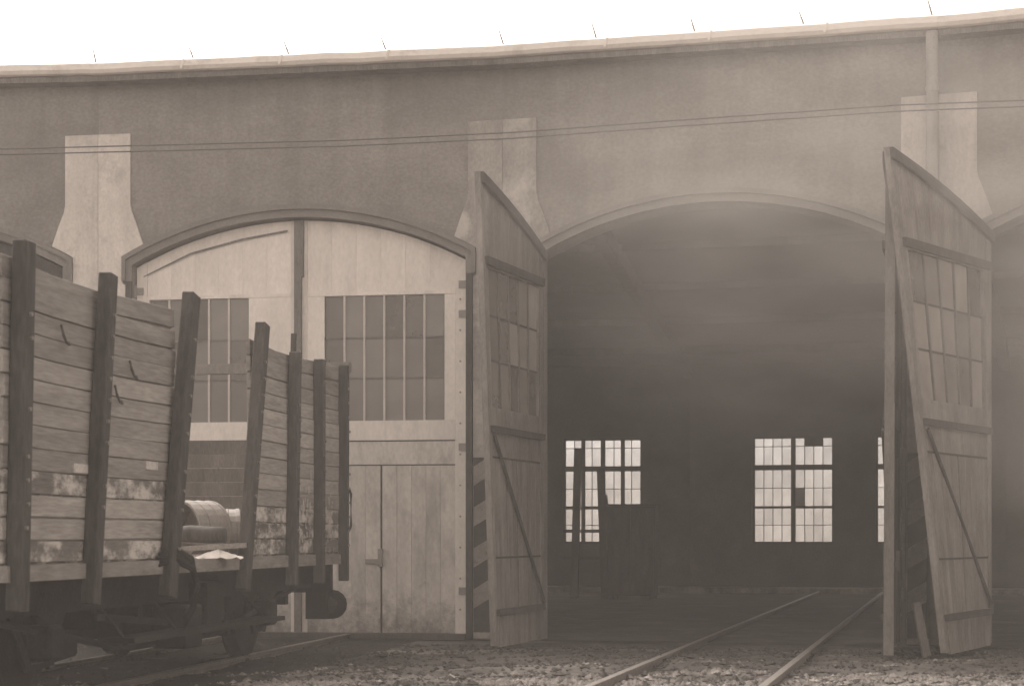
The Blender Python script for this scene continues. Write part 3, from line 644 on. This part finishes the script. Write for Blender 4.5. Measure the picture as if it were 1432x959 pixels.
b = MB(); b.tube([(0.0, -2.9, 0.9), (0.0, 2.8, 0.9)], 0.05, 8); b.box(-0.5, 0.3, -0.55, 0.45, 0.42, 0.86); b.build('brake_rigging', M['under'], wag)
for y in (-1.9, 1.9, -3.9, 3.9):
    b = MB(); b.box(-0.96, 0.96, y-0.06, y+0.06, 0.60, 1.04); b.build('cross_bearer', M['under'], wag)
for y0, y1, z0, z1 in ((-4.4, -3.7, 0.42, 0.9), (-1.75, -1.15, 0.30, 0.85), (1.15, 1.8, 0.34, 0.9), (3.75, 4.35, 0.45, 0.9)):
    b = MB(); b.box(-0.45, 0.5, y0, y1, z0, z1, 0.02); b.bevel(0.03); b.build('brake_cylinder' if z0 < 0.35 else 'equipment_box', M['under'], wag)
b = MB(); b.bar((1.1, -2.2, 0.72), (1.1, 2.0, 0.42), 0.03, 0.06); b.build('brake_lever', M['under'], wag)
b = MB(); b.box(0.95, 1.28, -0.5, 0.0, 0.35, 0.75); b.box(0.98, 1.25, 0.2, 0.75, 0.45, 0.95); b.bevel(0.02); b.build('tool_box', M['under'], wag)
b = MB()
for k in range(7):
    q = random.uniform(-.05, .05); e = 0.10*k/6; w_ = random.uniform(-.04, .04)
    b.tube([(WHW+0.05, -1.62+q, 1.24-e), (WHW+0.13+q*.4, -1.40+q, 1.28-e), (WHW+0.16+q*.4, -1.12+e+w_, 1.20-e), (WHW+0.14, -0.92+q+e, 0.98-e*.4), (WHW+0.09, -0.84+q+w_, 0.74), (WHW+0.02, -0.90+q, 0.56+e)], [0.016, 0.02, 0.02, 0.02, 0.018, 0.012], 6)
b.build('hanging_rope', M['under'], wag, True)
# ironwork on the sides
xo = WHW+0.05
b = MB(); b.tube([(xo, HL-0.02, 1.95), (xo+0.05, HL+0.14, 1.95), (xo+0.06, HL+0.17, 1.9), (xo+0.06, HL+0.17, 1.52), (xo+0.05, HL+0.14, 1.47), (xo, HL-0.02, 1.47)], 0.016, 8); b.build('grab_handle', M['iron'], wag)
for (y, z) in ((-3.63, 2.92), (-2.22, 2.78), (-2.55, 2.55)):
    b = MB(); b.tube([(xo, y-0.06, z+0.07), (xo+0.02, y-0.07, z-0.0), (xo+0.03, y-0.03, z-0.06), (xo+0.03, y+0.03, z-0.07), (xo, y+0.08, z-0.05)], 0.011, 6); b.build('rope_hook', M['stake'], wag)
for (y, z0, z1) in ((3.0, 1.25, 2.05), (3.95, 1.32, 1.85)):
    # remains of painted lettering, too worn to read: flakes of pale paint
    b = MB()
    for k in range(48):
        a, c = y+random.uniform(-0.30, 0.28), random.uniform(z0, z1); w_, h_ = random.uniform(0.01, 0.05), random.uniform(0.02, 0.12)
        p = [(WHW+0.0425+0.0001*k, a+random.uniform(-.015, .015), c), (WHW+0.0425+0.0001*k, a+w_, c+random.uniform(-.02, .02)), (WHW+0.0425+0.0001*k, a+w_*random.uniform(.5, 1), c+h_), (WHW+0.0425+0.0001*k, a-random.uniform(0, .02), c+h_*.8)]
        b.bm.faces.new([b._v(q) for q in p])
    kind(b.build('paint_flakes', M['chalk'], wag), 'stuff')
for (y, z) in ((-3.3, 1.92), (-1.75, 2.0)):
    b = MB(); b.box(WHW+0.028, WHW+0.048, y-0.14, y+0.14, z-0.035, z+0.035); b.build('number_plate', M['chalk'], wag)

# load lying in the gap of the missing door
wm = wag.matrix_basis.copy()
def w2(x, y, z):
    a = -A1; v = Vector((x*math.cos(a)-y*math.sin(a), x*math.sin(a)+y*math.cos(a), z)); return v+wag.location
def lw(px_, py_, Y): return Vector(((px_-716)/FPX*Y, Y, EYE+(HOR-py_)/FPX*Y))
def drum(cx, Y, r, ln, az, label):
    c = Vector(((cx-716)/FPX*Y, Y, 1.16+r)); ro = empty('metal_drum', tuple(c-Vector((0, 0, r))), az); tag(ro, label, 'drum', 'drums in the wagon door gap')
    b = MB(); n = 24
    prof = [(-ln/2, r*0.93), (-ln/2, r), (-ln/2+0.03, r), (-ln/2+0.04, r*0.97), (-ln*.17, r*.97), (-ln*.15, r), (-ln*.12, r*.97), (ln*.12, r*.97), (ln*.15, r), (ln*.17, r*.97), (ln/2-0.04, r*.97), (ln/2-0.03, r), (ln/2, r), (ln/2, r*.93), (-ln/2+0.02, r*.92)]
    rg = [[b._v((y, math.cos(2*math.pi*k/n)*q, r+math.sin(2*math.pi*k/n)*q)) for y, q in prof] for k in range(n)]
    for k in range(n):
        A, B = rg[k], rg[(k+1) % n]
        for q in range(len(A)): b.bm.faces.new((A[q], A[(q+1) % len(A)], B[(q+1) % len(A)], B[q]))
    b.build('shell', M['drum'], ro)
    b = MB(); b.tube([(ln/2-0.05, 0, r), (ln/2-0.035, 0, r)], r*0.93, 24); b.build('bottom', M['drum'], ro)
    return ro
drum(270, 18.9, 0.30, 0.50, R(60), 'pale metal drum with dark open mouth, left of the two in the wagon gap')
drum(311, 19.2, 0.26, 0.34, R(12), 'smaller pale closed drum right of the open one in the wagon gap')
b = MB(); c = lw(281, 740, 18.25)
b.tube([(-0.26, 0.02, 0.0), (-0.1, 0, 0.012), (0.1, 0, 0.0), (0.24, -0.02, 0.005)], [0.085, 0.09, 0.088, 0.08], 12); lg = b.build('log', M['stake'], None, True); lg.location = (c.x, c.y, 1.40)
tag(lg, 'short dark log lying on boards before the pale drums', 'log')
b = MB(); b.bar((-0.42, 0.03, 0.10), (0.40, -0.02, 0.145), 0.2, 0.05); b.bar((-0.36, -0.05, 0.03), (0.30, 0.04, 0.03), 0.24, 0.055); b.bar((-0.3, 0.06, 0.19), (0.2, 0.02, 0.16), 0.16, 0.04)
ro = empty('board_stack', (lw(285, 748, 18.2).x, 18.25, 1.16), R(4)); tag(ro, 'loose weathered boards stacked under the log in the wagon gap', 'boards')
bb = b; bb.build('board', M['plank'], ro)
b = MB(); n, mm = 26, 8; rg = []
for q in range(mm+1):
    rr = q/mm; rg.append([b._v((math.cos(2*math.pi*k/n)*rr*0.26*(1+.15*math.sin(3*k)), math.sin(2*math.pi*k/n)*rr*0.13*(1+.1*math.sin(5*k)), 0.075*(1-rr)**1.1+0.012*math.sin(k*2.3+q))) for k in range(n)])
for A, B in zip(rg, rg[1:]):
    for k in range(n): b.bm.faces.new((A[k], A[(k+1) % n], B[(k+1) % n], B[k]))
hp = b.build('lime_heap', M['lime'], None, True); hp.location = (lw(305, 775, 17.75).x, 17.75, 1.185); hp.rotation_euler = (0, 0, -A1+R(40)); tag(hp, 'low heap of white lime spilling on the wagon floor edge', 'heap')

# ------------------------------------------------------------------ wires before the front
for k, (dz, dy) in enumerate(((0, 0), (-0.085, -0.05))):
    pts = []
    for q in range(41):
        x = -60+q*128/40
        Y = 24.4-0.22*x if x > -5.5 else 25.61-0.1*(x+5.5)
        Y -= 0.75
        pts.append((x, 24.0-0.20*x*(1 if x > -8 else 1), 0))
    # the run follows the photo: almost level on the left, climbing to the right
    ctrl = ((-200, 209), (8, 208), (480, 196), (716, 185), (932, 169), (1250, 147), (1432, 140), (1700, 126))
    P = [lw(x, y, 25.2-(x-100)*0.0018-0.75) for x, y in ctrl]
    P = [p+Vector((0, dy, dz)) for p in P]
    d0 = (P[0]-P[1]); d1 = (P[-1]-P[-2]); P = [P[0]+d0*6]+P+[P[-1]+d1*6]
    b = MB(); b.tube(P, 0.0095, 6); o = b.build('overhead_wire', M['wire']); tag(o, ('upper' if k == 0 else 'lower')+' of the two thin dark wires strung before the shed front', 'wire', 'wires before the shed front')

# ------------------------------------------------------------------ small things
b = MB(); b.bar((0, 0, -0.02), (-0.10, 0.12, 0.62), 0.10, 0.10, (0, 1, 0)); b.bevel(0.01); o = b.build('wooden_stump', M['mid_wood']); o.location = (px(1296, 21.6).x, 21.6, 0)
tag(o, 'short leaning wooden stump at the foot of the right pillar', 'post')
b = MB(); b.bar((-0.12, 0, 0.0), (0.12, 0.05, 0.02), 0.04, 0.03); o = b.build('stick', M['lime']); o.location = (px(305, 22.3).x-0.0, 22.3, 0.09); o.location = (px(306, 20.9).x, 20.9, 0.03)
tag(o, 'short pale stick on the dark ground beside the wagon wheels', 'stick')
# things standing before the left back window
cb = empty('tool_cabinet', tuple(px(879, 41)), -R(12)); tag(cb, 'dark cabinet standing below the left back window inside the shed', 'cabinet')
b = MB(); b.box(-0.42, 0.62, -0.3, 0.3, 0.08, 2.04); b.build('carcass', M['dark_wood'], cb)
for x0, x1 in ((-0.40, 0.09), (0.11, 0.60)):
    b = MB(); b.box(x0, x1, -0.335, -0.302, 0.12, 2.0); b.build('cabinet_door', M['dark_wood'], cb)
b = MB(); b.box(-0.46, 0.66, -0.35, 0.33, 2.042, 2.09); b.build('cabinet_top', M['dark_wood'], cb)
b = MB(); b.box(-0.4, -0.3, -0.28, -0.2, 0.008, 0.08); b.box(0.5, 0.6, -0.28, -0.2, 0.008, 0.08); b.box(-0.4, -0.3, 0.2, 0.28, 0.008, 0.08); b.box(0.5, 0.6, 0.2, 0.28, 0.008, 0.08); b.build('foot', M['dark_wood'], cb)
ts = empty('trestle_frame', tuple(px(824, 41.5)), -R(12)); tag(ts, 'tall dark timber trestle silhouetted against the left back window', 'trestle')
for a, c in (((-0.34, 0, 0), (-0.25, 0, 3.35)), ((0.36, 0, 0.0), (0.26, 0, 2.9))):
    b = MB(); b.bar(a, c, 0.16, 0.13, (0, 1, 0)); b.build('leg', M['dark_wood'], ts)
for z in (0.9, 1.50, 2.02):
    b = MB(); b.bar((-0.6, 0.08, z), (0.62, 0.08, z), 0.06, 0.07); b.build('rung', M['dark_wood'], ts)
b = MB(); b.bar((0.62, -0.03, 0), (0.34, -0.03, 2.3), 0.12, 0.16, (0, 1, 0)); b.build('brace', M['dark_wood'], ts)

# ------------------------------------------------------------------ haze: smoke-laden air round everything
hm = bpy.data.materials.new('smoky_air'); hm.use_nodes = True; t = hm.node_tree; t.nodes.clear()
pv = t.nodes.new('ShaderNodeVolumePrincipled'); pv.inputs['Density'].default_value = HAZE; pv.inputs['Color'].default_value = (0.95, 0.90, 0.85, 1); pv.inputs['Anisotropy'].default_value = 0.0
ou = t.nodes.new('ShaderNodeOutputMaterial'); t.links.new(pv.outputs[0], ou.inputs['Volume'])
b = MB(); b.box(-325, 325, -65, 405, -1.2, 9.2); kind(b.build('haze', hm), 'stuff')

# drifting smoke hanging round the right pillar and in the open stall
def smoke(name, c, rad, dens, seed, sc):
    m = bpy.data.materials.new(name+'_air'); m.use_nodes = True; t = m.node_tree; t.nodes.clear(); N = t.nodes; L = t.links
    tc = N.new('ShaderNodeTexCoord'); ln = N.new('ShaderNodeVectorMath'); ln.operation = 'LENGTH'
    mp = N.new('ShaderNodeMapping'); mp.inputs['Scale'].default_value = tuple(1/r for r in rad); L.new(tc.outputs['Object'], mp.inputs[0]); L.new(mp.outputs[0], ln.inputs[0])
    fr = N.new('ShaderNodeMapRange'); fr.interpolation_type = 'SMOOTHSTEP'; fr.inputs[1].default_value = 0.98; fr.inputs[2].default_value = 0.1; L.new(ln.outputs['Value'], fr.inputs[0])
    nz = N.new('ShaderNodeTexNoise'); nz.inputs['Scale'].default_value = sc; nz.inputs['Detail'].default_value = 3; mo = N.new('ShaderNodeMapping'); mo.inputs['Location'].default_value = (seed, seed, 0); mo.inputs['Rotation'].default_value = (0, 0.6, 0); mo.inputs['Scale'].default_value = (1, 1, 3)
    L.new(tc.outputs['Object'], mo.inputs[0]); L.new(mo.outputs[0], nz.inputs['Vector'])
    nr = N.new('ShaderNodeMapRange'); nr.inputs[1].default_value = 0.3; nr.inputs[2].default_value = 0.7; nr.inputs[3].default_value = 0.25; L.new(nz.outputs[0], nr.inputs[0])
    m1 = N.new('ShaderNodeMath'); m1.operation = 'MULTIPLY'; L.new(fr.outputs[0], m1.inputs[0]); L.new(nr.outputs[0], m1.inputs[1])
    m2 = N.new('ShaderNodeMath'); m2.operation = 'MULTIPLY'; m2.inputs[1].default_value = dens; L.new(m1.outputs[0], m2.inputs[0])
    pv = N.new('ShaderNodeVolumePrincipled'); pv.inputs['Color'].default_value = (0.95, 0.90, 0.85, 1); L.new(m2.outputs[0], pv.inputs['Density'])
    ou = N.new('ShaderNodeOutputMaterial'); L.new(pv.outputs[0], ou.inputs['Volume'])
    b = MB(); n = 20; rg = []
    for q in range(1, 10):
        th = math.pi*q/10; rg.append([b._v((rad[0]*math.sin(th)*math.cos(2*math.pi*k/n), rad[1]*math.sin(th)*math.sin(2*math.pi*k/n), rad[2]*math.cos(th))) for k in range(n)])
    tp, bt = b._v((0, 0, rad[2])), b._v((0, 0, -rad[2]))
    for A, B in zip(rg, rg[1:]):
        for k in range(n): b.bm.faces.new((A[k], A[(k+1) % n], B[(k+1) % n], B[k]))
    for k in range(n): b.bm.faces.new((tp, rg[0][(k+1) % n], rg[0][k])); b.bm.faces.new((bt, rg[-1][k], rg[-1][(k+1) % n]))
    o = b.build('smoke', m); o.location = c; kind(o, 'stuff'); return o
smoke('doorway_smoke', (4.4, 21.8, 5.3), (6.2, 2.3, 3.6), 0.18, 3.0, 0.55)
smoke('yard_smoke', (7.2, 19.6, 2.8), (3.6, 2.4, 4.2), 0.20, 5.0, 0.5)
smoke('stall_smoke', (3.6, 27.6, 4.4), (3.4, 3.0, 3.0), 0.16, 8.0, 0.7)
